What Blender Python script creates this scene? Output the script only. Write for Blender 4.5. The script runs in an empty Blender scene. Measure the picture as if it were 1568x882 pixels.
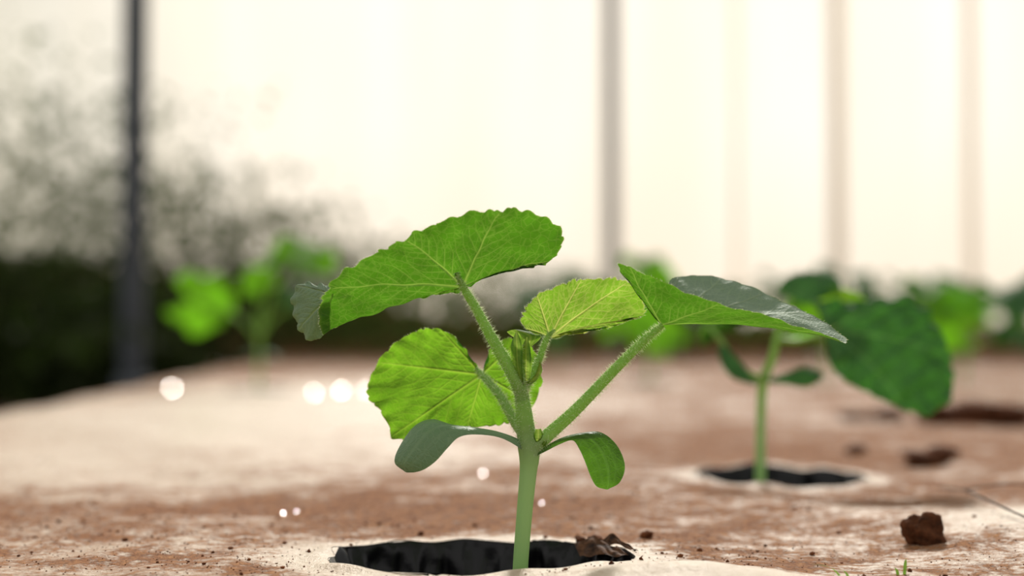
import bpy, math, random
import numpy as np
from mathutils import Vector, Matrix
from mathutils.geometry import delaunay_2d_cdt
random.seed(7); rng=np.random.default_rng(11)
S=0.01   # all modelling below is in centimetres
sc=bpy.context.scene
try:
    sc.view_settings.view_transform='Standard'
    sc.view_settings.look='None'
except Exception as e: print(e)

# ---------------------------------------------------------------- helpers
def col(r,g,b,a=1.0):
    f=lambda c:(c/255/12.92) if c/255<=0.04045 else ((c/255+0.055)/1.055)**2.4
    return (f(r),f(g),f(b),a)
def new_mat(name):
    m=bpy.data.materials.new(name); m.use_nodes=True
    m.node_tree.nodes.clear()
    return m,m.node_tree.nodes,m.node_tree.links
def mixc(N,L,fac,a,b,bt='MIX'):
    n=N.new('ShaderNodeMix'); n.data_type='RGBA'; n.blend_type=bt
    for s,v in ((n.inputs[0],fac),(n.inputs[6],a),(n.inputs[7],b)):
        if hasattr(v,'is_linked') : L.new(v,s)
        else: s.default_value=v
    return n.outputs[2]
def math_(N,L,op,a,b=0.0,clamp=False):
    n=N.new('ShaderNodeMath'); n.operation=op; n.use_clamp=clamp
    for s,v in ((n.inputs[0],a),(n.inputs[1],b)):
        if hasattr(v,'is_linked'): L.new(v,s)
        else: s.default_value=v
    return n.outputs[0]
def noise(N,L,vec,scale,detail=4,rough=0.55):
    n=N.new('ShaderNodeTexNoise'); n.inputs['Scale'].default_value=scale
    n.inputs['Detail'].default_value=detail; n.inputs['Roughness'].default_value=rough
    if vec is not None: L.new(vec,n.inputs['Vector'])
    return n.outputs['Fac']
def ramp(N,L,fac,stops):
    n=N.new('ShaderNodeValToRGB'); L.new(fac,n.inputs[0])
    e=n.color_ramp.elements
    while len(e)>1: e.remove(e[0])
    e[0].position=stops[0][0]; e[0].color=stops[0][1]
    for p,c in stops[1:]:
        x=e.new(p); x.color=c
    return n.outputs['Color']
def g(v): return (v,v,v,1)
def attr(N,name):
    n=N.new('ShaderNodeAttribute'); n.attribute_name=name; return n
def obj_vec(N): return N.new('ShaderNodeTexCoord').outputs['Object']

def leaf_mat(name,c,vc,t,tv,tf,uc=(0,0,0,1),rough=0.5,spec=0.35,veinw=1.0):
    m,N,L=new_mat(name)
    v=attr(N,'vein').outputs['Fac']; ti=attr(N,'tint').outputs['Fac']; fl=attr(N,'flat').outputs['Vector']
    vo=N.new('ShaderNodeTexVoronoi'); vo.feature='DISTANCE_TO_EDGE'; vo.inputs['Scale'].default_value=3.6
    L.new(fl,vo.inputs['Vector'])
    fine=ramp(N,L,vo.outputs['Distance'],[(0.0,g(1)),(0.09,g(0))])
    nz=noise(N,L,fl,0.9,5); nz2=noise(N,L,fl,9,3)
    mot=ramp(N,L,nz,[(0.3,g(0.64)),(0.7,g(1.12))])
    vf=math_(N,L,'MAXIMUM',math_(N,L,'MULTIPLY',v,veinw),math_(N,L,'MULTIPLY',fine,0.26),True)
    base=mixc(N,L,1.0,mixc(N,L,vf,c,vc),mot,'MULTIPLY')
    base=mixc(N,L,ti,base,mixc(N,L,math_(N,L,'MULTIPLY',vf,0.8),uc,col(160,180,140)))
    tr=mixc(N,L,1.0,mixc(N,L,vf,t,tv),mot,'MULTIPLY')
    tr=mixc(N,L,math_(N,L,'MULTIPLY',ti,0.75),tr,(0.01,0.03,0.005,1))
    p=N.new('ShaderNodeBsdfPrincipled'); L.new(base,p.inputs['Base Color'])
    L.new(math_(N,L,'ADD',math_(N,L,'MULTIPLY',ti,.14),rough),p.inputs['Roughness']); p.inputs['Specular IOR Level'].default_value=spec
    tb=N.new('ShaderNodeBsdfTranslucent'); L.new(tr,tb.inputs['Color'])
    mx=N.new('ShaderNodeMixShader')
    L.new(math_(N,L,'SUBTRACT',tf,math_(N,L,'MULTIPLY',ti,tf*0.6)),mx.inputs[0])
    L.new(p.outputs[0],mx.inputs[1]); L.new(tb.outputs[0],mx.inputs[2])
    b=N.new('ShaderNodeBump'); b.inputs['Strength'].default_value=0.7; b.inputs['Distance'].default_value=0.0006
    h=math_(N,L,'ADD',math_(N,L,'MULTIPLY',vf,1.0),math_(N,L,'MULTIPLY',nz2,0.8))
    L.new(h,b.inputs['Height']); L.new(b.outputs[0],p.inputs['Normal']); L.new(b.outputs[0],tb.inputs['Normal'])
    o=N.new('ShaderNodeOutputMaterial'); L.new(mx.outputs[0],o.inputs[0])
    return m
def simple_mat(name,c1,c2,scale,rough=0.6,spec=0.4,tf=0.0,tc=None,bump=0.0,bdist=0.002,low=None):
    m,N,L=new_mat(name); ov=obj_vec(N)
    nz=noise(N,L,ov,scale,5)
    cc=ramp(N,L,nz,[(0.3,c1),(0.7,c2)])
    if low:   # paler stem base, fading upward
        sp=N.new('ShaderNodeSeparateXYZ'); L.new(ov,sp.inputs[0])
        mr=N.new('ShaderNodeMapRange'); mr.inputs[1].default_value=.036; mr.inputs[2].default_value=.056; mr.inputs[3].default_value=1; mr.inputs[4].default_value=0
        L.new(sp.outputs[2],mr.inputs[0]); cc=mixc(N,L,mr.outputs[0],cc,low)
    p=N.new('ShaderNodeBsdfPrincipled'); L.new(cc,p.inputs['Base Color'])
    p.inputs['Roughness'].default_value=rough; p.inputs['Specular IOR Level'].default_value=spec
    if bump:
        b=N.new('ShaderNodeBump'); b.inputs['Strength'].default_value=bump; b.inputs['Distance'].default_value=bdist
        L.new(nz,b.inputs['Height']); L.new(b.outputs[0],p.inputs['Normal'])
    o=N.new('ShaderNodeOutputMaterial')
    if tf:
        tb=N.new('ShaderNodeBsdfTranslucent'); tb.inputs[0].default_value=tc
        mx=N.new('ShaderNodeMixShader'); mx.inputs[0].default_value=tf
        L.new(p.outputs[0],mx.inputs[1]); L.new(tb.outputs[0],mx.inputs[2]); L.new(mx.outputs[0],o.inputs[0])
    else: L.new(p.outputs[0],o.inputs[0])
    return m

def make_obj(name,verts,faces,mat,parent=None,smooth=True,attrs=None,loc=(0,0,0)):
    me=bpy.data.meshes.new(name)
    V=np.asarray(verts,dtype=float)*S
    me.from_pydata(V.tolist(),[],faces if isinstance(faces,list) else faces.tolist())
    if attrs:
        for k,a in attrs.items():
            a=np.asarray(a,dtype=np.float32)
            if a.ndim==1:
                at=me.attributes.new(k,'FLOAT','POINT'); at.data.foreach_set('value',a)
            else:
                at=me.attributes.new(k,'FLOAT_VECTOR','POINT'); at.data.foreach_set('vector',a.ravel())
    if smooth: me.polygons.foreach_set('use_smooth',[True]*len(me.polygons))
    me.materials.append(mat); me.update()
    o=bpy.data.objects.new(name,me); sc.collection.objects.link(o)
    o.location=Vector(loc)*S
    if parent is not None: o.parent=parent
    return o
def empty(name,loc):
    e=bpy.data.objects.new(name,None); sc.collection.objects.link(e)
    e.location=Vector(loc)*S; e.empty_display_size=0.02
    return e
def catmull(P,n):
    P=np.asarray(P,float); k=len(P)
    ext=np.vstack([2*P[0]-P[1],P,2*P[-1]-P[-2]])
    out=[]
    for i in range(k-1):
        p0,p1,p2,p3=ext[i],ext[i+1],ext[i+2],ext[i+3]
        t=np.linspace(0,1,24,endpoint=False)[:,None]
        out.append(0.5*((2*p1)+(-p0+p2)*t+(2*p0-5*p1+4*p2-p3)*t**2+(-p0+3*p1-3*p2+p3)*t**3))
    out.append(P[-1][None]); Q=np.vstack(out)
    d=np.r_[0,np.cumsum(np.linalg.norm(np.diff(Q[:,:3],axis=0),axis=1))]
    s=np.linspace(0,d[-1],n)
    return np.stack([np.interp(s,d,Q[:,j]) for j in range(Q.shape[1])],1)
def grid_faces(a,b):
    i=np.arange(a-1)[:,None]; j=np.arange(b-1)[None]
    q=(i*b+j).ravel()
    return np.stack([q,q+1,q+b+1,q+b],1)

def leaf_geo(pts,J,veins=(.1,.28,.5,.72,.9),bulge=(0,0,0),NT=520,NR=80,teeth=34,tooth=0.10,wav=0.06,tintf=None,quilt=0.05,vw=0.04,ruf=1.2):
    """leaf blade: petiole joint J, margin pts (x,y,z[,mx,my,mz]) ; palmate veins radiate from J"""
    A=np.zeros((len(pts),6))
    for i,p in enumerate(pts): A[i,:len(p)]=p
    C=catmull(A,NT); J=np.asarray(J,float)
    ray=C[:,:3]-J; Ln=np.linalg.norm(ray,axis=1)
    t=np.linspace(0,1,NT)
    tt=t*teeth+.6*np.sin(t*37)
    saw=1-np.abs((tt%1)-0.3)*1.4
    tm=np.clip(np.minimum(t,1-t)/0.06,0,1)*(0.7+0.4*np.sin(t*57))
    O=J+ray*(1+tooth*(saw-0.5)*tm/np.maximum(Ln,0.3))[:,None]
    r=np.linspace(0.008,1,NR)[None,:,None]
    M=J+0.5*ray+C[:,3:]+np.asarray(bulge)*Ln[:,None]
    P=(1-r)**2*J+2*r*(1-r)*M[:,None,:]+r**2*O[:,None,:]
    dn=ray/np.maximum(Ln,1e-6)[:,None]
    da=np.arccos(np.clip((dn[1:]*dn[:-1]).sum(1),-1,1)); phi=np.r_[0,np.cumsum(da)]
    Lr=Ln[:,None]*r[0,:,0][None]
    fx=Lr*np.cos(phi)[:,None]; fy=Lr*np.sin(phi)[:,None]
    vein=np.zeros(fx.shape)
    def seg(p,q,w0,w1,amp):
        nonlocal vein
        d=np.array(q)-np.array(p); LL=max((d**2).sum(),1e-9)
        u=np.clip(((fx-p[0])*d[0]+(fy-p[1])*d[1])/LL,0,1)
        dist=np.hypot(fx-p[0]-u*d[0],fy-p[1]-u*d[1])
        w=w0+(w1-w0)*u
        vein=np.maximum(vein,amp*np.exp(-(dist/w)**2))
    for v in veins:
        a=np.interp(v,t,phi); LL=np.interp(v,t,Ln)
        d=np.array([math.cos(a),math.sin(a)])
        seg((0,0),tuple(d*LL*0.97),vw*1.7,vw*0.5,1.0)
        for k,s in enumerate((.16,.3,.43,.56,.68,.8,.9)):
            for sg in (-1,1):
                b=a+sg*math.radians(44-6*s); p=d*LL*(s+0.03*sg); le=LL*(0.42*(1-s)+0.16)
                q=p+le*0.6*np.array([math.cos(b),math.sin(b)])
                b2=b-sg*0.3; q2=q+le*0.4*np.array([math.cos(b2),math.sin(b2)])
                seg(tuple(p),tuple(q),vw*0.75,vw*0.5,0.5); seg(tuple(q),tuple(q2),vw*0.5,vw*0.4,0.38)
                b3=b+sg*0.5; q3=q+le*0.28*np.array([math.cos(b3),math.sin(b3)])
                seg(tuple(q),tuple(q3),vw*0.45,vw*0.3,0.3)
    n=np.cross(np.gradient(P,axis=0),np.gradient(P,axis=1)); n/=np.maximum(np.linalg.norm(n,axis=2,keepdims=True),1e-9)
    blur=vein.copy()
    for _ in range(4):
        blur[1:-1]=(blur[2:]+blur[:-2]+blur[1:-1])/3; blur[:,1:-1]=(blur[:,2:]+blur[:,:-2]+blur[:,1:-1])/3
    Rr=r[0,:,0][None]
    off=-quilt*blur+wav*(np.sin(fx*2.3+1)*np.cos(fy*2.7)+0.5*np.sin(fx*5+fy*4))*np.clip(Rr*2,0,1)
    off=off+wav*ruf*np.sin(t*teeth*1.3*2*math.pi/2)[:,None]*Rr**8
    P=P+n*(off*np.clip(Rr*3,0,1))[:,:,None]
    rim=np.clip((Rr-0.985)/0.015,0,1)*np.ones_like(fx)
    vein=np.maximum(vein,rim*0.8)
    tint=np.zeros_like(fx) if tintf is None else np.repeat(tintf(t)[:,None],NR,1)
    flat=np.stack([fx,fy,np.zeros_like(fx)],2)
    return dict(v=P.reshape(-1,3),f=grid_faces(NT,NR),vein=vein.ravel(),tint=tint.ravel(),flat=flat.reshape(-1,3),edge=P[:,-1])
def strip_geo(A,B,n=120,m=26,bulge=(0,0,0),tint=0.0,vw=0.05):
    a=catmull(A,n);b=catmull(B,n); u=np.linspace(0,1,m)[None,:,None]
    P=a[:,None]*(1-u)+b[:,None]*u
    w=np.linalg.norm(b-a,axis=1)
    P=P+(4*u*(1-u))*np.asarray(bulge)*w[:,None,None]
    uu=u[0,:,0][None]; fy=(uu-0.5)*w[:,None]; fx=np.linspace(0,6,n)[:,None]*np.ones_like(fy)
    vein=np.exp(-(fy/vw)**2)*0.8
    for k in (0.27,0.73): vein=np.maximum(vein,0.4*np.exp(-((uu-k)*w[:,None]/vw)**2))
    vein=np.maximum(vein,np.clip((np.abs(uu-0.5)-0.47)/0.03,0,1)*0.6)
    return dict(v=P.reshape(-1,3),f=grid_faces(n,m),vein=vein.ravel(),tint=np.full(vein.size,tint),flat=np.stack([fx,fy,fx*0],2).reshape(-1,3))
def add_geo(name,gs,mat,parent):
    if isinstance(gs,dict): gs=[gs]
    o=0;V=[];F=[]
    for q in gs: V.append(q['v']);F.append(q['f']+o);o+=len(q['v'])
    at={k:np.concatenate([q[k] for q in gs]) for k in ('vein','tint','flat')}
    return make_obj(name,np.vstack(V),np.vstack(F),mat,parent,True,at)
def tube_geo(P,R,n=60,m=14,ridge=0.06):
    P=np.asarray(P,float); A=np.hstack([P,np.asarray(R,float)[:,None]])
    C=catmull(A,n); c=C[:,:3]; rad=C[:,3]
    T=np.gradient(c,axis=0); T/=np.linalg.norm(T,axis=1,keepdims=True)
    up=np.array([0.1,1.0,0.05]); U=np.cross(T,up); U/=np.linalg.norm(U,axis=1,keepdims=True); W=np.cross(T,U)
    a=np.linspace(0,2*math.pi,m,endpoint=False)
    rr=rad[:,None]*(1+ridge*np.cos(5*a)[None])
    V=c[:,None]+rr[:,:,None]*(np.cos(a)[None,:,None]*U[:,None]+np.sin(a)[None,:,None]*W[:,None])
    F=[]
    for i in range(n-1):
        for j in range(m): F.append((i*m+j,i*m+(j+1)%m,(i+1)*m+(j+1)%m,(i+1)*m+j))
    V=V.reshape(-1,3); V=np.vstack([V,c[0],c[-1]])
    for j in range(m):
        F.append((n*m,(j+1)%m,j)); F.append((n*m+1,(n-1)*m+j,(n-1)*m+(j+1)%m))
    return V,F,(c,rad,U,W)
def tube(name,P,R,mat,parent,n=60,m=14,ridge=0.06):
    V,F,fr=tube_geo(P,R,n,m,ridge); make_obj(name,V,F,mat,parent); return fr
def hairs(name,frames,density,length,mat,parent,edges=(),wd=.008):
    V=[];F=[]
    def hair(p,d,l,w):
        d=d/np.linalg.norm(d); s=np.cross(d,[0.3,0.5,0.8]); s/=np.linalg.norm(s); q=np.cross(d,s)
        b=len(V)
        for a in (0,2.1,4.2): V.append(p+w*(math.cos(a)*s+math.sin(a)*q))
        V.append(p+d*l); F.extend([(b,b+1,b+3),(b+1,b+2,b+3),(b+2,b,b+3)])
    for c,rad,U,W in frames:
        ln=np.linalg.norm(np.diff(c,axis=0),axis=1).sum()
        for k in range(int(ln*density)):
            i=rng.integers(0,len(c)-1); f=rng.random(); p=c[i]*(1-f)+c[i+1]*f; a=rng.random()*2*math.pi
            d=math.cos(a)*U[i]+math.sin(a)*W[i]
            hair(p+d*rad[i]*0.95,d+rng.normal(0,0.25,3),length*rng.uniform(0.4,1.2),wd)
    for E,J,dens in edges:
        for k in range(int(len(E)*dens)):
            i=rng.integers(0,len(E)); d=E[i]-J
            hair(E[i],d/np.linalg.norm(d)+rng.normal(0,0.35,3),length*rng.uniform(0.25,0.6),wd*.8)
    make_obj(name,V,F,mat,parent,False)

# ---------------------------------------------------------------- materials
UC=col(128,150,122)
M_leaf=leaf_mat('leaf_melon',col(58,106,36),col(104,148,62),col(86,144,24),col(154,192,76),0.55,uc=UC)
M_leafB=leaf_mat('leaf_melon_young',col(70,126,34),col(150,178,76),col(134,182,46),col(220,230,120),0.6,uc=UC)
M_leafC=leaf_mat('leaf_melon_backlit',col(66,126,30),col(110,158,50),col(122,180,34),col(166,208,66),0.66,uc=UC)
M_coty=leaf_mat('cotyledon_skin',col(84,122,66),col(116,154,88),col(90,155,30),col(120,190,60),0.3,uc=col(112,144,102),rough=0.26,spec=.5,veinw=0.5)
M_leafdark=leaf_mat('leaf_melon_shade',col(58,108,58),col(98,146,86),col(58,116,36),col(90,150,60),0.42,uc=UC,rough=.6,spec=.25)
M_stem=simple_mat('stem_skin',col(134,174,84),col(158,194,104),400,0.45,0.4,0.4,col(180,222,100),low=col(170,194,146))
M_hair=simple_mat('plant_hair',col(235,246,215),col(245,252,230),50,0.5,0.3,0.65,col(248,252,225))
# ---------------------------------------------------------------- main seedling
def T(a,b,y=0.0,k=0.0262):      # stem-plane drawing (0.262 mm squares) -> cm, relative to plant origin
    return ((a-784)*k, y, (519-b)*k+9)
def TT(lst,k=0.0262): 
    out=[]
    for p in lst:
        q=T(p[0],p[1],p[2],k)
        out.append(q+tuple(p[3:]) if len(p)>3 else q)
    return out
main=empty('melon_seedling',(0,57,0))
fr=[]
fr0=tube('stem',TT([(796,925,0),(797,870,0),(803,790,0),(809,725,0),(811,700,0),(809,676,0),(806,650,0)]),[.3,.3,.31,.34,.40,.42,.3],M_stem,main,90,20)
fr.append(tube('stem_upper',TT([(809,684,0),(806,660,0),(802,625,0),(797,592,0)]),[.38,.37,.31,.26],M_stem,main,50,20))
fr.append(tube('petiole_1',TT([(802,612,0),(785,572,-.1),(755,520,-.3),(728,470,-.4),(712,444,-.5),(700,418,-.8)]),[.27,.25,.22,.18,.15,.06],M_stem,main,70,16))
fr.append(tube('petiole_2',TT([(800,600,.1),(812,580,.3),(826,550,.4),(838,518,.4),(850,505,.3)]),[.2,.17,.14,.11,.04],M_stem,main,50,14))
fr.append(tube('petiole_3',TT([(806,672,.3),(790,650,.9),(765,608,1.8),(736,576,2.5),(726,565,2.6)]),[.2,.2,.17,.13,.05],M_stem,main,50,14))
fr.append(tube('petiole_4',TT([(814,692,-.05),(832,672,-.1),(880,628,-.3),(940,566,-.3),(985,522,-.1),(1014,498,0)]),[.3,.27,.23,.2,.17,.12],M_stem,main,70,16))

JA=T(709,440,-.5)
LA=TT([(706,447,-.2),(660,452,.6),(600,462,1.0),(545,482,.9),(510,502,.5),(494,508,.1),(492,485,-.6),(505,450,-1.3),(535,420,-1.9),(585,393,-2.3),(640,365,-2.6),(700,342,-2.8),(745,331,-2.8),(790,331,-2.6),(830,339,-2.2),(858,360,-1.7),(856,384,-1.2),(836,404,-.7),(795,411,-.5),(760,418,-.4),(735,429,-.4),(722,440,-.4)])
gA=leaf_geo(LA,JA,veins=(.06,.2,.36,.52,.68,.86),bulge=(0,0.1,0.05),teeth=48,tooth=0.12,wav=.065,quilt=.07)
JF=T(512,455,-.3)
LF=TT([(508,498,.5),(488,516,.8),(470,521,1.0),(452,505,1.2),(441,480,1.3),(442,450,1.2),(456,434,1.0),(480,433,.6),(504,437,.1),(520,436,-.6)])
gF=leaf_geo(LF,JF,veins=(.3,.6),bulge=(-.02,-.12,.1),NT=200,NR=50,teeth=16,tooth=0.08,tintf=lambda t:0*t+0.95)
add_geo('leaf_1',[gA,gF],M_leaf,main)

JB=T(843,516,.4)
LB=TT([(838,516,.4),(815,509,.3),(799,494,.1),(806,472,-.2),(828,450,-.4),(862,436,-.6),(905,429,-.7),(945,428,-.6),(972,440,-.4),(984,462,-.2),(985,482,0),(968,489,.2),(935,501,.4),(900,506,.5),(870,512,.5),(848,519,.4)])
gB=leaf_geo(LB,JB,veins=(.08,.22,.38,.54,.70,.88),bulge=(0,0.12,0.03),NT=420,NR=70,teeth=34,tooth=0.17,wav=.03,quilt=.08,vw=.036)
add_geo('leaf_2',gB,M_leafB,main)

JC=T(736,576,2.5)
LC=TT([(730,570,2.6),(715,546,2.8),(691,515,3),(654,502,3.1),(612,515,3.2),(580,541,3.2),(557,578,3.2),(552,609,3),(570,630,2.9),(586,657,2.8),(597,681,2.7),(633,669,2.6),(664,660,2.6),(717,660,2.7),(769,655,2.8),(806,640,2.9),(830,596,3),(824,545,3.2),(790,518,3.2),(754,531,3),(745,560,2.7)])
gC=leaf_geo(LC,JC,veins=(.12,.27,.44,.6,.75,.9),bulge=(0,0.1,0),teeth=40,tooth=0.13,wav=.07)
add_geo('leaf_3',gC,M_leafC,main)

JD=T(1013,498,0)
LD=TT([(1000,488,-.3),(975,452,-.9),(942,408,-1.5),(985,426,-2.0),(1035,449,-2.4),(1090,468,-2.3),(1150,482,-1.9,0,0,.25),(1220,502,-1.1,0,0,.5),(1296,523,0,0,0,.75),(1265,488,1.3,0,0,.4),(1215,460,2.2),(1160,432,2.8),(1105,419,3.0),(1055,418,2.8),(1033,430,2.0),(1022,470,1.0)])
gD=leaf_geo(LD,JD,veins=(.14,.3,.5,.66,.74,.82,.9),bulge=(0,0,-.03),teeth=40,tooth=0.07,wav=.035,ruf=.5,
   tintf=lambda t:np.clip((t-0.53)/0.03,0,1))
add_geo('leaf_4',gD,M_leaf,main)

cA=TT([(812,688,0),(795,672,-.1),(760,659,-.2),(722,653,-.1),(690,650,.2),(662,642,.4),(635,652,.2),(613,682,-.1),(606,706,-.3),(622,720,-.4)])
cB=TT([(806,697,-.2),(795,684,-.3),(765,668,-.5),(728,663,-.7),(704,667,-.8),(688,682,-.9),(670,702,-.9),(652,715,-.8),(637,720,-.6),(624,721,-.4)])
c1=strip_geo(cA,cB,bulge=(-.05,-.12,.12),tint=.8)
add_geo('cotyledon_1',c1,M_coty,main)
cA=TT([(812,690,-.2),(832,683,-.2),(860,669,-.1),(890,662,0),(920,662,.2),(944,681,.2),(956,711,0),(948,736,-.2),(929,747,-.3)])
cB=TT([(818,698,-.3),(836,689,-.3),(858,678,-.3),(876,673,-.3),(886,686,-.4),(895,706,-.4),(903,727,-.4),(912,742,-.4),(927,747,-.3)])
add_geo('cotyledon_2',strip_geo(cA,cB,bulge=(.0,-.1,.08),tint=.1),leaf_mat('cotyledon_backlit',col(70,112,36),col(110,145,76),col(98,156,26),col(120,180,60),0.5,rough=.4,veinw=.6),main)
# shoot tip: folded young leaves
tip=[]
for (A,B) in (
  ([(796,590,0),(784,560,-.2),(782,530,-.2),(790,508,-.1)],[(802,590,-.2),(800,560,-.5),(800,530,-.5),(792,508,-.2)]),
  ([(800,590,.1),(796,560,0),(798,535,0),(806,516,0)],[(810,588,-.1),(814,560,-.3),(812,535,-.3),(808,516,0)]),
  ([(800,540,.3),(790,520,.4),(780,512,.4),(776,508,.4)],[(815,530,.5),(828,518,.6),(826,511,.7),(800,506,.6)]),
  ([(804,588,.2),(818,575,.2),(824,560,.3),(826,548,.3)],[(806,592,0),(822,582,0),(830,568,.1),(827,549,.3)])):
    tip.append(strip_geo(TT(A),TT(B),n=60,m=16,bulge=(.02,-.3,.1),tint=.05))
add_geo('shoot_tip',tip,M_leafB,main)
bud=[strip_geo(TT([(818,680,-.2),(816,668,-.3),(820,656,-.3)]),TT([(826,680,-.2),(832,668,-.3),(828,655,-.3)]),n=30,m=12,bulge=(0,-.3,0)),
     strip_geo(TT([(824,684,-.2),(828,676,-.3),(836,668,-.3)]),TT([(828,686,-.2),(836,680,-.3),(838,669,-.3)]),n=30,m=12,bulge=(0,-.3,0))]
add_geo('axil_bud',bud,M_leafB,main)
tipfr=tube('tip_core',TT([(800,600,0),(797,560,-.1),(797,528,-.1)]),[.2,.17,.05],M_stem,main,30,12)
hairs('stem_hairs',fr,220,.19,M_hair,main,edges=[(gA['edge'],np.array(JA),.9),(gB['edge'],np.array(JB),1.4),(gC['edge'],np.array(JC),.5),(gD['edge'],np.array(JD),.5)])
hairs('tip_hairs',[tipfr],260,.3,M_hair,main)

# ---------------------------------------------------------------- second seedling (further back)
p2=empty('melon_seedling.001',(0,91,0)); k2=0.0418
T2=lambda l:TT(l,k2)
tube('stem',T2([(1163,765,0),(1163,735,0),(1164,650,0),(1167,590,0),(1172,572,0)]),[.33,.32,.3,.3,.34],M_stem,p2,40,12)
tube('petiole_1',T2([(1168,580,0),(1182,550,0),(1194,505,.3),(1215,455,.8)]),[.3,.26,.22,.12],M_stem,p2,30,10)
tube('petiole_2',T2([(1190,520,0),(1220,522,-.6),(1252,512,-1.2),(1275,500,-1.5)]),[.2,.17,.15,.1],M_stem,p2,30,10)
tube('petiole_3',T2([(1160,580,0),(1130,560,.2),(1105,520,.8),(1090,500,1.4)]),[.22,.18,.15,.1],M_stem,p2,30,10)
JR=T2([(1262,508,-1.4)])[0]
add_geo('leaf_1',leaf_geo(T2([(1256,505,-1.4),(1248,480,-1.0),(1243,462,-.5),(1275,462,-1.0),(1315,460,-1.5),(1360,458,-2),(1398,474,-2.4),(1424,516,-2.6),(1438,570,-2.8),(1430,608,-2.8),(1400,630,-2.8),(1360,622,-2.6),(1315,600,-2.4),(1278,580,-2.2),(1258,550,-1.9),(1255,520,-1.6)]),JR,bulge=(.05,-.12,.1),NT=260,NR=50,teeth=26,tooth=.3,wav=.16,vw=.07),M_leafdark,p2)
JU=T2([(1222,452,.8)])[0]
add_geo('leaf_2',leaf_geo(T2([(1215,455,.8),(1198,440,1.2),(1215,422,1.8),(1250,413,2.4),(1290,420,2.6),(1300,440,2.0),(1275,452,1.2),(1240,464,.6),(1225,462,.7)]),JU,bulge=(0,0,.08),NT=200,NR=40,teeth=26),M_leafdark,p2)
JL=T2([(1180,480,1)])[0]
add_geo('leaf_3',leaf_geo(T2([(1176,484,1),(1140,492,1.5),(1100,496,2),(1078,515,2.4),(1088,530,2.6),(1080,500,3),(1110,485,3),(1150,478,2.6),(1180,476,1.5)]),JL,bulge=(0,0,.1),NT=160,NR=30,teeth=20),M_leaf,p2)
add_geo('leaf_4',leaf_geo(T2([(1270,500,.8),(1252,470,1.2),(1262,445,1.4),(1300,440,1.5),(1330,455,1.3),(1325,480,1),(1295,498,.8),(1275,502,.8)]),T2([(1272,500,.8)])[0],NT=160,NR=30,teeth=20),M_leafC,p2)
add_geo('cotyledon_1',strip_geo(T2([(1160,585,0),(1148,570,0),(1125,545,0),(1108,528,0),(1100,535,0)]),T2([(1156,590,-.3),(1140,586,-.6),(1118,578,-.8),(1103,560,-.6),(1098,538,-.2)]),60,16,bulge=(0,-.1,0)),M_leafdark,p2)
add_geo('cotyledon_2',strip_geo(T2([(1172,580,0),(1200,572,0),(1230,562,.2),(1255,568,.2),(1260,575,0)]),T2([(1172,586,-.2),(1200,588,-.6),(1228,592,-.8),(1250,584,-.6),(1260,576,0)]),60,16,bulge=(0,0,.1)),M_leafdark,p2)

# ---------------------------------------------------------------- generic seedlings
def rot_to(n):
    return Vector((0,0,1)).rotation_difference(Vector(n).normalized()).to_matrix()
def seedling(loc,leaves,h=9,matl=None):
    e=empty('melon_seedling',loc)
    tube('stem',[(0,0,-2),(0,0,0),(.2,0,h*.5),(0,0,h)],[.4,.38,.34,.34],M_stem,e,20,8)
    for i,(dx,dy,dz,R,n,m) in enumerate(leaves):
        Rm=rot_to(n); c=Vector((dx,dy,dz))
        pts=[]
        for a in np.linspace(-150,150,17):
            rr=R*(1+.08*math.sin(a*.12+i)+.06*math.cos(math.radians(a)*5)); 
            ar=math.radians(a+i*70); pts.append(tuple(c+Rm@Vector((rr*math.cos(ar),rr*math.sin(ar),-.18*R*math.cos(a*.07)))))
        ar=math.radians(180+i*70); J=c+Rm@Vector((.25*R*math.cos(ar),.25*R*math.sin(ar),.1*R))
        add_geo('leaf_%d'%(i+1),leaf_geo(pts,tuple(J),NT=140,NR=26,teeth=26,tooth=.2,wav=.12),m,e)
        tube('petiole_%d'%(i+1),[(0,0,h*.75),tuple(Vector((dx*.35,dy*.35,h*.75+(dz-h*.75)*.6))),tuple(J)],[.25,.22,.14],M_stem,e,20,8)
    for sg in (-1,1):
        add_geo('cotyledon_%d'%(1 if sg<0 else 2),strip_geo([(0,0,h*.5),(sg*1.5,.8,h*.55),(sg*3,.9,h*.5),(sg*4,0,h*.4)],[(0,-.2,h*.5),(sg*1.5,-.8,h*.52),(sg*3,-.9,h*.46),(sg*4,-.1,h*.4)],30,8),M_leafdark,e)
    return e
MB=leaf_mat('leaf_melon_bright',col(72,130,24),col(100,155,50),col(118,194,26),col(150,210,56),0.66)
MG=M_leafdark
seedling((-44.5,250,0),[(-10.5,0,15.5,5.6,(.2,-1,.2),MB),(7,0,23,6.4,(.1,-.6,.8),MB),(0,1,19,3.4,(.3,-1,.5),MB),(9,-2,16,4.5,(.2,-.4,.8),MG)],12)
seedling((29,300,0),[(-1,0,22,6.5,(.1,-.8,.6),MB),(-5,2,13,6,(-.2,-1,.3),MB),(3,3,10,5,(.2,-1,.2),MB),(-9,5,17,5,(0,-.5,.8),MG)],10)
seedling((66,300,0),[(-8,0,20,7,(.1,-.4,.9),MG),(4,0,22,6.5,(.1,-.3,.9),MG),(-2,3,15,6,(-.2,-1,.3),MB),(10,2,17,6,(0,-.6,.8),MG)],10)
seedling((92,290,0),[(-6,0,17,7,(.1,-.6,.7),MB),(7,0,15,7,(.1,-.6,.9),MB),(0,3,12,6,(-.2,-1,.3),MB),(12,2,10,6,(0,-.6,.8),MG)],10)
seedling((98,230,0),[(-8,0,14,6,(.1,-.5,.9),MB),(5,0,12,7,(.1,-.8,.6),MB),(0,3,18,5,(-.2,-.4,.9),MG),(-2,-2,9,5,(0,-.9,.5),MB)],9)
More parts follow.
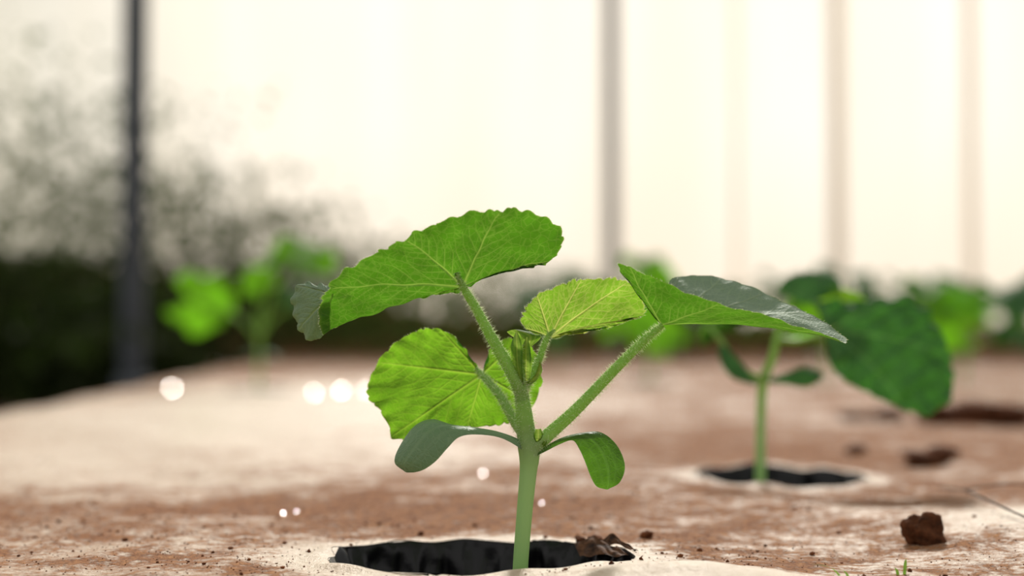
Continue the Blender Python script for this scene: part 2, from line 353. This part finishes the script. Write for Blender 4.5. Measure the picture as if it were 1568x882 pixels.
seedling((82,215,0),[(-7,0,15,5,(.1,-.5,.9),MG),(5,0,13,6,(.1,-.8,.6),MB),(0,3,17,5,(-.2,-.4,.9),MG)],9)
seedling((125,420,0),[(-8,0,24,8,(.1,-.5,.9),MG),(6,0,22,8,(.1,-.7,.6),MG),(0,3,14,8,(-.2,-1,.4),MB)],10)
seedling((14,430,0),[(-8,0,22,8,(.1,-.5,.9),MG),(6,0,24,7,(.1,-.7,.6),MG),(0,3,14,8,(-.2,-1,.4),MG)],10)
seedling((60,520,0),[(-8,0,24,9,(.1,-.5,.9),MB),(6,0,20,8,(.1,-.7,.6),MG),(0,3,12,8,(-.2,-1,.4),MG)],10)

# ---------------------------------------------------------------- mulch film bed
holes=[(-1.6,58.9,6.2,4.6,1),(17.1,92.6,5.6,6.2,2),(-44.5,252,6,6,3),(29,300,5.5,6,4),(66,300,5.5,6,5)]
def hr(h,ph):
    k=h[4]; return 1+.045*np.sin(3*ph+k)+.03*np.sin(7*ph+2*k)+.015*np.sin(17*ph+k*3)
def hz(x,y):
    x=np.asarray(x,float);y=np.asarray(y,float)
    z=.25*np.sin(x*.11+1)*np.cos(y*.07)+.12*np.sin(x*.35+y*.2)+.06*np.sin(x*.9-y*.6+2)
    z+=.035*np.sin(x*2.1+1.3*np.sin(y*.8))+.02*np.sin(y*3.1+x*1.3)
    near=np.exp(-((x-0)**2+(y-58)**2)/150); z=z*(1-.8*near)
    z+=.80*np.exp(-(((x-5.8)/4.4)**2+((y-53.3)/2.3)**2))      # raised film in front of the planting hole
    z+=.9*np.exp(-(((x-27)/7)**2+((y-66)/10)**2))
    for h in holes:
        d=np.hypot((x-h[0])/h[2],(y-h[1])/h[3])
        z+=.14*np.exp(-((d-1.03)/.09)**2)*(1+.5*np.sin(9*np.arctan2(y-h[1],x-h[0])))
    # shoulders of the raised bed
    xe=-50-.1*y
    z-=9*np.clip((xe+7-x)/12,0,1)**2
    z-=9*np.clip((x-(140+.12*y))/14,0,1)**2
    z-=9*np.clip((y-712)/14,0,1)**2
    return z
pts=[]
yy=30.0
while yy<728:
    step=max(.55,yy*.0095) if yy<140 else yy*.014
    xl=max(-50-.1*yy-5,-.45*yy-12); xr=min(.45*yy+12,150+.12*yy)
    n=int((xr-xl)/(step*.8))
    for i in range(n+1):
        pts.append((xl+(xr-xl)*i/n+rng.uniform(-.2,.2)*step*(0<i<n),yy+rng.uniform(-.2,.2)*step))
    yy+=step
P=np.array(pts)
keep=np.ones(len(P),bool)
loops=[]
for h in holes:
    ph=np.arctan2(P[:,1]-h[1],P[:,0]-h[0]); d=np.hypot((P[:,0]-h[0])/h[2],(P[:,1]-h[1])/h[3])/hr(h,ph)
    keep&=(d>1.07)
    n=160 if h[4]<3 else 60
    a=np.linspace(0,2*math.pi,n,endpoint=False)
    loops.append(np.stack([h[0]+h[2]*hr(h,a)*np.cos(a),h[1]+h[3]*hr(h,a)*np.sin(a)],1))
P=P[keep]
ex=[]
for h in holes[:2]:
    for f in (1.03,1.07,1.12,1.18):
        a=np.linspace(0,2*math.pi,160,endpoint=False)+f*5
        ex.append(np.stack([h[0]+f*h[2]*hr(h,a)*np.cos(a),h[1]+f*h[3]*hr(h,a)*np.sin(a)],1))
base=np.vstack([P]+ex); allv=[tuple(v) for v in base]; edges=[]
for lp in loops:
    b=len(allv); n=len(lp); allv+= [tuple(v) for v in lp]; edges+=[(b+i,b+(i+1)%n) for i in range(n)]
res=delaunay_2d_cdt([Vector(v) for v in allv],edges,[],0,1e-4)
V2=np.array([(v.x,v.y) for v in res[0]]); F=np.array([f for f in res[2] if len(f)==3])
cen=V2[F].mean(1); ok=np.ones(len(F),bool)
for h in holes:
    ph=np.arctan2(cen[:,1]-h[1],cen[:,0]-h[0]); d=np.hypot((cen[:,0]-h[0])/h[2],(cen[:,1]-h[1])/h[3])/hr(h,ph); ok&=d>.995
F=F[ok]
V=np.column_stack([V2,hz(V2[:,0],V2[:,1])])

def film_material():
    m,N,L=new_mat('soiled_mulch_film'); ov=obj_vec(N)
    clean=attr(N,'clean').outputs['Fac']
    n1=noise(N,L,ov,5,6,.6); n2=noise(N,L,ov,30,6,.7); n3=noise(N,L,ov,170,5,.75); n4=noise(N,L,ov,700,3,.7)
    s=math_(N,L,'ADD',math_(N,L,'MULTIPLY',n1,.8),math_(N,L,'MULTIPLY',n2,1.0))
    s=math_(N,L,'ADD',s,math_(N,L,'MULTIPLY',n3,1.0))
    s=math_(N,L,'SUBTRACT',s,math_(N,L,'MULTIPLY',clean,.5))
    s2=math_(N,L,'MULTIPLY',s,.48)
    dirt=ramp(N,L,s2,[(.53,g(0.05)),(.61,g(.5)),(.68,g(1))])
    film=ramp(N,L,n2,[(.3,col(188,162,134)),(.7,col(224,206,182))])
    soil=ramp(N,L,n3,[(.3,col(80,44,20)),(.5,col(132,82,42)),(.72,col(174,124,76))])
    c=mixc(N,L,dirt,film,soil)
    spk=ramp(N,L,n4,[(.36,g(.25)),(.47,g(1))])
    c=mixc(N,L,math_(N,L,'MULTIPLY',dirt,.9),c,mixc(N,L,1.0,c,spk,'MULTIPLY'))
    p=N.new('ShaderNodeBsdfPrincipled'); L.new(c,p.inputs['Base Color'])
    ro=ramp(N,L,dirt,[(0,g(.26)),(.4,g(.55)),(1,g(.95))]); L.new(ro,p.inputs['Roughness'])
    p.inputs['Specular IOR Level'].default_value=.45
    b=N.new('ShaderNodeBump'); b.inputs['Strength'].default_value=.9; b.inputs['Distance'].default_value=.0016
    hh=math_(N,L,'ADD',math_(N,L,'MULTIPLY',n3,1.2),math_(N,L,'MULTIPLY',n4,.5)); L.new(hh,b.inputs['Height'])
    L.new(b.outputs[0],p.inputs['Normal'])
    o=N.new('ShaderNodeOutputMaterial'); L.new(p.outputs[0],o.inputs[0]); return m
clean=np.zeros(len(V))
for h in holes:
    d=np.hypot((V[:,0]-h[0])/h[2],(V[:,1]-h[1])/h[3]); clean=np.maximum(clean,(.9 if h[4]==1 else .6)*np.exp(-np.clip(d-1.05,0,9)**2/.10))
clean=np.maximum(clean,1.3*np.exp(-(((V[:,0]-7.5)/7)**2+((V[:,1]-52)/2.6)**2)))
clean=np.maximum(clean,1.2*np.exp(-(((V[:,0]-27)/6)**2+((V[:,1]-66)/9)**2)))
clean=np.maximum(clean,.9*np.exp(-(((V[:,0]+30)/32)**2+((V[:,1]-190)/110)**2)))
clean=clean-.35*np.exp(-(((V[:,0]+12)/26)**2+((V[:,1]-78)/15)**2))-.3*np.exp(-(((V[:,0]-22)/18)**2+((V[:,1]-125)/30)**2))
bed=make_obj('mulch_film_bed',V,F,film_material(),None,True,{'clean':clean})

# black film linings of the holes
mb,N,L=new_mat('black_film'); ov=obj_vec(N)
p=N.new('ShaderNodeBsdfPrincipled'); nz=noise(N,L,ov,90,3)
p.inputs['Base Color'].default_value=col(7,7,10); p.inputs['Roughness'].default_value=.26; p.inputs['Specular IOR Level'].default_value=.35
b=N.new('ShaderNodeBump'); b.inputs['Strength'].default_value=.3; b.inputs['Distance'].default_value=.002; L.new(nz,b.inputs['Height']); L.new(b.outputs[0],p.inputs['Normal'])
o=N.new('ShaderNodeOutputMaterial'); L.new(p.outputs[0],o.inputs[0])
lin=empty('planting_hole_lining',(0,0,0))
for q,(h,lp) in enumerate(zip(holes,loops)):
    n=len(lp); VV=[];FF=[]
    prof=[(1.0,0.02),(.985,-.12),(.975,-.3),(.965,-.5),(.955,-.75),(.94,-1.05),(.92,-1.5),(.88,-2.1),(.8,-2.7),(.4,-3.1),(.02,-3.2)]
    a=np.arctan2(lp[:,1]-h[1],lp[:,0]-h[0]); zr=hz(lp[:,0],lp[:,1])
    for i,(f,z) in enumerate(prof):
        w=.05*min(i,5)*(i<9)*(np.sin(a*13+i*.25)+.8*np.sin(a*29-i*.3)+.5*np.sin(a*47+i*.4)+.5*np.sin(a*5+i*.5))/2.2
        x=h[0]+(lp[:,0]-h[0])*(f+w*.3); y=h[1]+(lp[:,1]-h[1])*(f+w*.3)
        VV.append(np.column_stack([x,y,zr*(1-i/10)+z+w*.2]))
    for i in range(len(prof)-1):
        for j in range(n): FF.append((i*n+j,i*n+(j+1)%n,(i+1)*n+(j+1)%n,(i+1)*n+j))
    make_obj('lining_%d'%(q+1),np.vstack(VV),FF,mb,lin)
# torn film scrap curling at the right end of the near hole
def scrap(pts_a,pts_b,name,mat):
    a=catmull(pts_a,40); b=catmull(pts_b,40); u=np.linspace(0,1,14)[None,:,None]
    P=a[:,None]*(1-u)+b[:,None]*u
    P[:,:,2]+=.05*np.sin(np.arange(40)*.6)[:,None]*np.sin(np.arange(14)*.5)[None]+.05*np.sin(np.arange(40)*.37+1)[:,None]
    P[:,:,1]+=.05*np.cos(np.arange(40)*.5)[:,None]*np.cos(np.arange(14)*.5)[None]
    return make_obj(name,P.reshape(-1,3),grid_faces(40,14),mat,lin)
M_scrap=simple_mat('torn_film',col(34,22,16),col(112,76,50),220,.75,.2,bump=.8,bdist=.002)
scrap([(2.7,61.8,.1),(3.3,61.3,.5),(4.0,60.8,.35),(4.7,60.0,.1)],[(2.9,60.9,-.3),(3.5,60.3,-.1),(4.2,59.8,-.05),(4.9,59.2,.0)],'torn_edge_1',M_scrap)
scrap([(3.6,61.9,.1),(4.2,61.3,.62),(4.6,60.8,.5),(5.1,60.3,.12)],[(3.9,61.2,.1),(4.3,60.8,.3),(4.8,60.3,.2),(5.3,59.8,.1)],'torn_edge_2',M_scrap)

# ---------------------------------------------------------------- soil crumbs, clods, twig
def ico3(s=4):
    import bmesh
    bm=bmesh.new(); bmesh.ops.create_icosphere(bm,subdivisions=s,radius=1); v=np.array([tuple(x.co) for x in bm.verts]); f=np.array([[q.index for q in x.verts] for x in bm.faces]); bm.free(); return v,f
M_soil=simple_mat('soil_crumb',col(60,34,20),col(130,78,46),300,.95,.1,bump=.6,bdist=.001)
M_clod=simple_mat('soil_clod',col(46,29,20),col(110,68,44),180,.95,.1,bump=1,bdist=.002)
iv,iff=ico3(1); VV=[];FF=[];o_=0
def inhole(x,y):
    return any(math.hypot((x-h[0])/h[2],(y-h[1])/h[3])<1.06 for h in holes)
cl=[(rng.uniform(-25,25),rng.uniform(48,100)) for _ in range(26)]
for k in range(8500):
    if rng.random()<.5:
        y=45*math.exp(rng.random()*1.0); x=rng.uniform(-.38,.38)*y
    else:
        c=cl[rng.integers(0,len(cl))]; x=c[0]+rng.normal(0,3); y=c[1]+rng.normal(0,4)
    if inhole(x,y) or y<44: continue
    if math.hypot((x-7.5)/7,(y-52)/2.6)<1: continue
    r=.012+.03*rng.random()+(.09*rng.random() if rng.random()<.05 else 0)
    v=iv*(1+rng.normal(0,.22,(len(iv),1)))*r*np.array([1,1,.75])
    VV.append(v+[x,y,float(hz(x,y))+r*.35]); FF.append(iff+o_); o_+=len(v)
for (x,y,r) in [(6.1,64.5,.3),(8.0,61,.12),(-4.2,66,.16),(12.6,60,.14),(-12,61,.12),(-6.5,70,.12),(3,71,.1),(1.5,64.5,.1),(-10,63,.1)]:
    v=iv*(1+rng.normal(0,.15,(len(iv),1)))*r*np.array([1.1,1,.8]); VV.append(v+[x,y,float(hz(x,y))+r*.5]); FF.append(iff+o_); o_+=len(v)
make_obj('soil_crumbs',np.vstack(VV),np.vstack(FF),M_soil,None,False)
v4,f4=ico3(4)
def clod(name,x,y,sx,sy,sz,seed):
    a=v4.copy(); n=np.zeros(len(a))
    for i,(fq,am) in enumerate(((2.3,.2),(4.7,.12),(9,.07),(18,.04))):
        n+=am*np.sin(a[:,0]*fq+seed+i)*np.cos(a[:,1]*fq*1.1+seed*2)+am*.7*np.sin(a[:,2]*fq*1.2+seed*3+a[:,0]*fq*.6)
    q=np.max(np.abs(a),axis=1,keepdims=True); a=a*(1+.45*(1/q-1))
    a=a*(1+n[:,None])*[sx,sy,sz]
    make_obj(name,a+[x,y,float(hz(x,y))+sz*.72],f4,M_clod)
clod('soil_clod',18.1,62.5,.74,.7,.74,1)
clod('soil_clod',3.6,61.9,.3,.25,.22,4)
clod('soil_clod',3.0,62.6,.22,.2,.16,2.2)
for i,(x,y,r) in enumerate([(45,150,1.9),(49,148,2.4),(53,152,2.2),(41,155,1.3),(38,158,1.0),(30,104,1.0),(32.5,108,.9),(27,112,.6)]):
    clod('soil_clod',x,y,r*1.3,r,r*.55,i*1.7)
M_twig=simple_mat('dry_twig',col(40,28,22),col(70,50,38),100,.8,.2)
def onz(x,y,dz=.1): return (x,y,float(hz(x,y))+dz)
tw=empty('dry_twig',(0,0,0))
tube('twig_main',[onz(24.5,82,.5),onz(24,76,.9),onz(23.3,70,.6),onz(23,65,.3),onz(23.5,60,.1)],[.05,.06,.06,.05,.03],M_twig,tw,40,6)
tube('twig_side',[onz(24,76,.9),onz(25.6,74,1.3),onz(27,73,1.0)],[.05,.04,.02],M_twig,tw,20,6)
M_grass=leaf_mat('grass_blade',col(80,125,40),col(120,150,70),col(110,160,40),col(140,180,70),.5)
gr=empty('grass_sprout',(0,0,0)); 
for i,(x,y,dx,h_) in enumerate([(12.6,54.6,-1.2,.45),(12.8,54.4,-.5,.25),(15.0,55,.15,.6),(14.8,55,-.2,.3)]):
    z=float(hz(x,y))
    add_geo('blade_%d'%(i+1),strip_geo([(x,y,z-.2),(x+dx*.4,y,z+h_*.7),(x+dx,y,z+h_)],[(x+.1,y-.05,z-.2),(x+dx*.4+.1,y-.05,z+h_*.6),(x+dx,y,z+h_)],20,6),M_grass,gr)

# ---------------------------------------------------------------- light directions
el=math.radians(38); az=math.radians(8)  # sun stands behind the wall, slightly to the right
sun_d=Vector((math.sin(az)*math.cos(el),math.cos(az)*math.cos(el),math.sin(el)))
# added glints: half-metal wet spots tilted to mirror the sun into the camera
mw,N,L=new_mat('wet_glint_film'); p=N.new('ShaderNodeBsdfPrincipled'); p.inputs['Base Color'].default_value=(.6,.58,.55,1); p.inputs['Metallic'].default_value=.5; p.inputs['Roughness'].default_value=.2
o=N.new('ShaderNodeOutputMaterial'); L.new(p.outputs[0],o.inputs[0])
VV=[];FF=[];o_=0
for (x,y,rr) in [(-61.5,258,.45),(-29,242,.28),(-33,238,.22),(-25,246,.2),(-1.9,94,.06),(1.6,76.6,.03),(-12,75,.045),(-11.4,75.6,.03),(49,148,.1),(32,107,.06)]:
    hv=(sun_d+Vector((-x,-y,9)).normalized()).normalized(); Rm=np.array(rot_to(hv))
    ring=[np.array([0,0,0])]
    Rs=7.0
    for q in range(1,6):
        for a in range(16):
            s=rr*q/5*(1+.2*math.sin(a*2.1+x)); aa=a*2*math.pi/16
            ring.append(np.array([s*math.cos(aa),s*math.sin(aa),-s*s/(2*Rs)]))
    ring=np.array(ring)@Rm.T
    f=[(0,1+a,1+(a+1)%16) for a in range(16)]
    for q in range(4):
        for a in range(16): f.append((1+q*16+a,1+(q+1)*16+a,1+(q+1)*16+(a+1)%16,1+q*16+(a+1)%16))
    VV.append(ring+[x,y,float(hz(x,y))+rr*.36]); FF+= [tuple(k+o_ for k in t) for t in f]; o_+=len(ring)
make_obj('wet_glints',np.vstack(VV),FF,mw)

# ---------------------------------------------------------------- ground, berm, wall, posts, weeds
M_ground=simple_mat('dark_earth',col(28,18,12),col(66,40,26),12,.95,.1,bump=.5,bdist=.02)
def heightgrid(name,x0,x1,y0,y1,nx,ny,fn,mat):
    X,Y=np.meshgrid(np.linspace(x0,x1,nx),np.linspace(y0,y1,ny),indexing='ij')
    Z=fn(X,Y); return make_obj(name,np.stack([X,Y,Z],2).reshape(-1,3),grid_faces(nx,ny),mat)
heightgrid('ground',-900,900,-200,1300,180,150,lambda X,Y:-14+1.2*np.sin(X*.13)*np.cos(Y*.11)+.8*np.sin(X*.31+Y*.2),M_ground)
def bermz(X,Y):
    top=np.interp(X,[-600,-200,-110,-60,0,150,600],[56,46,34,24,18,14,12])
    prof=np.exp(-((Y-800)/58)**4)
    return -16+(top+16)*prof+prof*(3*np.sin(X*.09+Y*.05)+2*np.sin(X*.23)+1.5*np.sin(X*.5+Y*.3))
M_berm=simple_mat('berm_soil',col(44,34,20),col(124,84,56),8,.95,.1,bump=.8,bdist=.04)
heightgrid('soil_berm',-620,620,735,868,300,60,bermz,M_berm)

m,N,L=new_mat('greenhouse_film'); ov=obj_vec(N)
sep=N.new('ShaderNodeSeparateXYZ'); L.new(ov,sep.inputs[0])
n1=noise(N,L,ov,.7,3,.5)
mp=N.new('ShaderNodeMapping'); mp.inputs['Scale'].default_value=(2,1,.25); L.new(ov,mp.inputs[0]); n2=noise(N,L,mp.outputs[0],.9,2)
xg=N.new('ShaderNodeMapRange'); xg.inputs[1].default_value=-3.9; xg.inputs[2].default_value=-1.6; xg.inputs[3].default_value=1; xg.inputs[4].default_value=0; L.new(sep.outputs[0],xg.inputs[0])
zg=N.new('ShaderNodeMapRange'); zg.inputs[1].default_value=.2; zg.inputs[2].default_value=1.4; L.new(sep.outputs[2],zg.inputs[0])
film_c=mixc(N,L,ramp(N,L,n2,[(.3,g(0)),(.7,g(1))]),col(243,236,222),col(248,244,236))
film_c=mixc(N,L,zg.outputs[0],mixc(N,L,.6,film_c,col(238,224,204)),film_c)
shade_fac=math_(N,L,'MULTIPLY',xg.outputs[0],math_(N,L,'ADD',n1,.15),True)  # grey-green shade of outside vegetation painted into the film's left end
cc=mixc(N,L,shade_fac,film_c,col(158,160,144))
tb=N.new('ShaderNodeBsdfTranslucent'); L.new(cc,tb.inputs[0])
df=N.new('ShaderNodeBsdfDiffuse'); L.new(cc,df.inputs[0])
mx=N.new('ShaderNodeMixShader'); mx.inputs[0].default_value=.88; L.new(df.outputs[0],mx.inputs[1]); L.new(tb.outputs[0],mx.inputs[2])
o=N.new('ShaderNodeOutputMaterial'); L.new(mx.outputs[0],o.inputs[0])
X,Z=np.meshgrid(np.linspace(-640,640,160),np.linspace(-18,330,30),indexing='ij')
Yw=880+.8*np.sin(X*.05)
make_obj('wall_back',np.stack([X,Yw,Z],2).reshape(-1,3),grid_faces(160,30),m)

def post(x,y,r,mat,h=325,gz=-15):
    e=empty('greenhouse_post',(x,y,0))
    tube('pipe',[(0,0,gz),(0,0,60),(0,0,180),(0,0,h)],[r,r,r,r],mat,e,20,16,0)
    tube('base_sleeve',[(0,0,gz),(0,0,gz+6),(0,0,gz+12)],[r*1.5,r*1.5,r*1.3],mat,e,6,16,0)
    tube('clamp',[(0,0,240),(0,0,243),(0,0,246)],[r*1.25,r*1.3,r*1.25],mat,e,6,16,0)
Mp1=simple_mat('post_dark_steel',col(48,54,60),col(72,78,84),4,.5,.4)
Mp2=simple_mat('post_haze_grey',col(180,176,174),col(208,204,200),4,.5,.4,.4,col(212,206,200))  # haze over the rear post painted in: lighter grey, part translucent
Mp3=simple_mat('post_haze_pale',col(244,236,228),col(250,244,236),4,.5,.4,.95,col(254,248,240))  # stronger haze fade put into the colour: near-white, almost fully translucent
post(-120,450,4.0,Mp1); post(51,728,4.0,Mp2); post(167,728,4.0,Mp3); post(259,800,3.4,Mp3); post(138,872,2.0,Mp3)

def weeds(name,clumps,mat):
    VV=[];FF=[]
    for (cx,cy,w,dpt,z0,z1,n,size,pw) in clumps:
        for k in range(n):
            x=cx+rng.normal(0,w*.5); y=min(cy+rng.normal(0,dpt*.5),868); z=z0+(z1-z0)*rng.random()**pw
            s=size*rng.uniform(.5,1.3); d=rng.normal(0,1,3); d/=np.linalg.norm(d); u=np.cross(d,rng.normal(0,1,3)); u/=np.linalg.norm(u)
            nn=np.cross(d,u); c=np.array([x,y,z]); b=len(VV)
            VV+= [c-d*s,c-d*s*.2+u*s*.42+nn*s*.1,c+d*s*.4+u*s*.32+nn*s*.1,c+d*s,c+d*s*.4-u*s*.32+nn*s*.1,c-d*s*.2-u*s*.42+nn*s*.1]
            FF+= [(b,b+1,b+2,b+3),(b,b+3,b+4,b+5)]
    return make_obj(name,VV,FF,mat,None,False)
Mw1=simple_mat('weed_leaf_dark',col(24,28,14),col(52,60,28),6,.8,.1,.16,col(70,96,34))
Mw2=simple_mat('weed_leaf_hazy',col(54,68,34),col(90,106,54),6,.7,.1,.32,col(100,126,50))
weeds('weed_thicket',[(-190,560,70,60,-14,20,3400,5,.9),(-190,560,80,60,10,42,1500,3.6,1.7),(-140,500,30,40,-14,12,1400,4.5,1.0),(-135,505,34,40,3,28,600,3.2,1.5),(-260,600,60,60,-14,46,2000,5,.9)],Mw1)
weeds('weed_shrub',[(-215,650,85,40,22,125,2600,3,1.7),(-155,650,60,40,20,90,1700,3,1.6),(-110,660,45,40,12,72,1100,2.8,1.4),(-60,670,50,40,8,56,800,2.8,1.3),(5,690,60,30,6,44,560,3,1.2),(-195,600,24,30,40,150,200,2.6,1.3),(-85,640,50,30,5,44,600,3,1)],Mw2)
weeds('low_weeds',[(110,700,130,12,6,34,700,4,1.2),(-20,705,90,12,-2,34,500,4,1)],simple_mat('low_weed_leaf',col(54,74,34),col(96,116,58),6,.7,.2,.4,col(120,156,60)))

# ---------------------------------------------------------------- light
w=bpy.data.worlds.new('World'); sc.world=w; w.use_nodes=True; N=w.node_tree.nodes; L=w.node_tree.links
bg=N['Background']; bg.inputs[0].default_value=(1.0,.975,.94,1); bg.inputs[1].default_value=.68
sd=bpy.data.lights.new('sun','SUN'); sd.energy=3.7; sd.angle=math.radians(6); sd.color=(1,.955,.88)
so=bpy.data.objects.new('sun',sd); sc.collection.objects.link(so)
so.rotation_euler=sun_d.to_track_quat('Z','Y').to_euler(); so.location=sun_d*20

# ---------------------------------------------------------------- camera
cd=bpy.data.cameras.new('camera'); cd.lens=50; cd.sensor_width=36; cd.clip_start=.02; cd.clip_end=100
cd.dof.use_dof=True; cd.dof.focus_distance=.567; cd.dof.aperture_fstop=4.0
co=bpy.data.objects.new('camera',cd); sc.collection.objects.link(co)
co.location=(0,0,.09); co.rotation_euler=(math.radians(90+2.05),0,0)
sc.camera=co
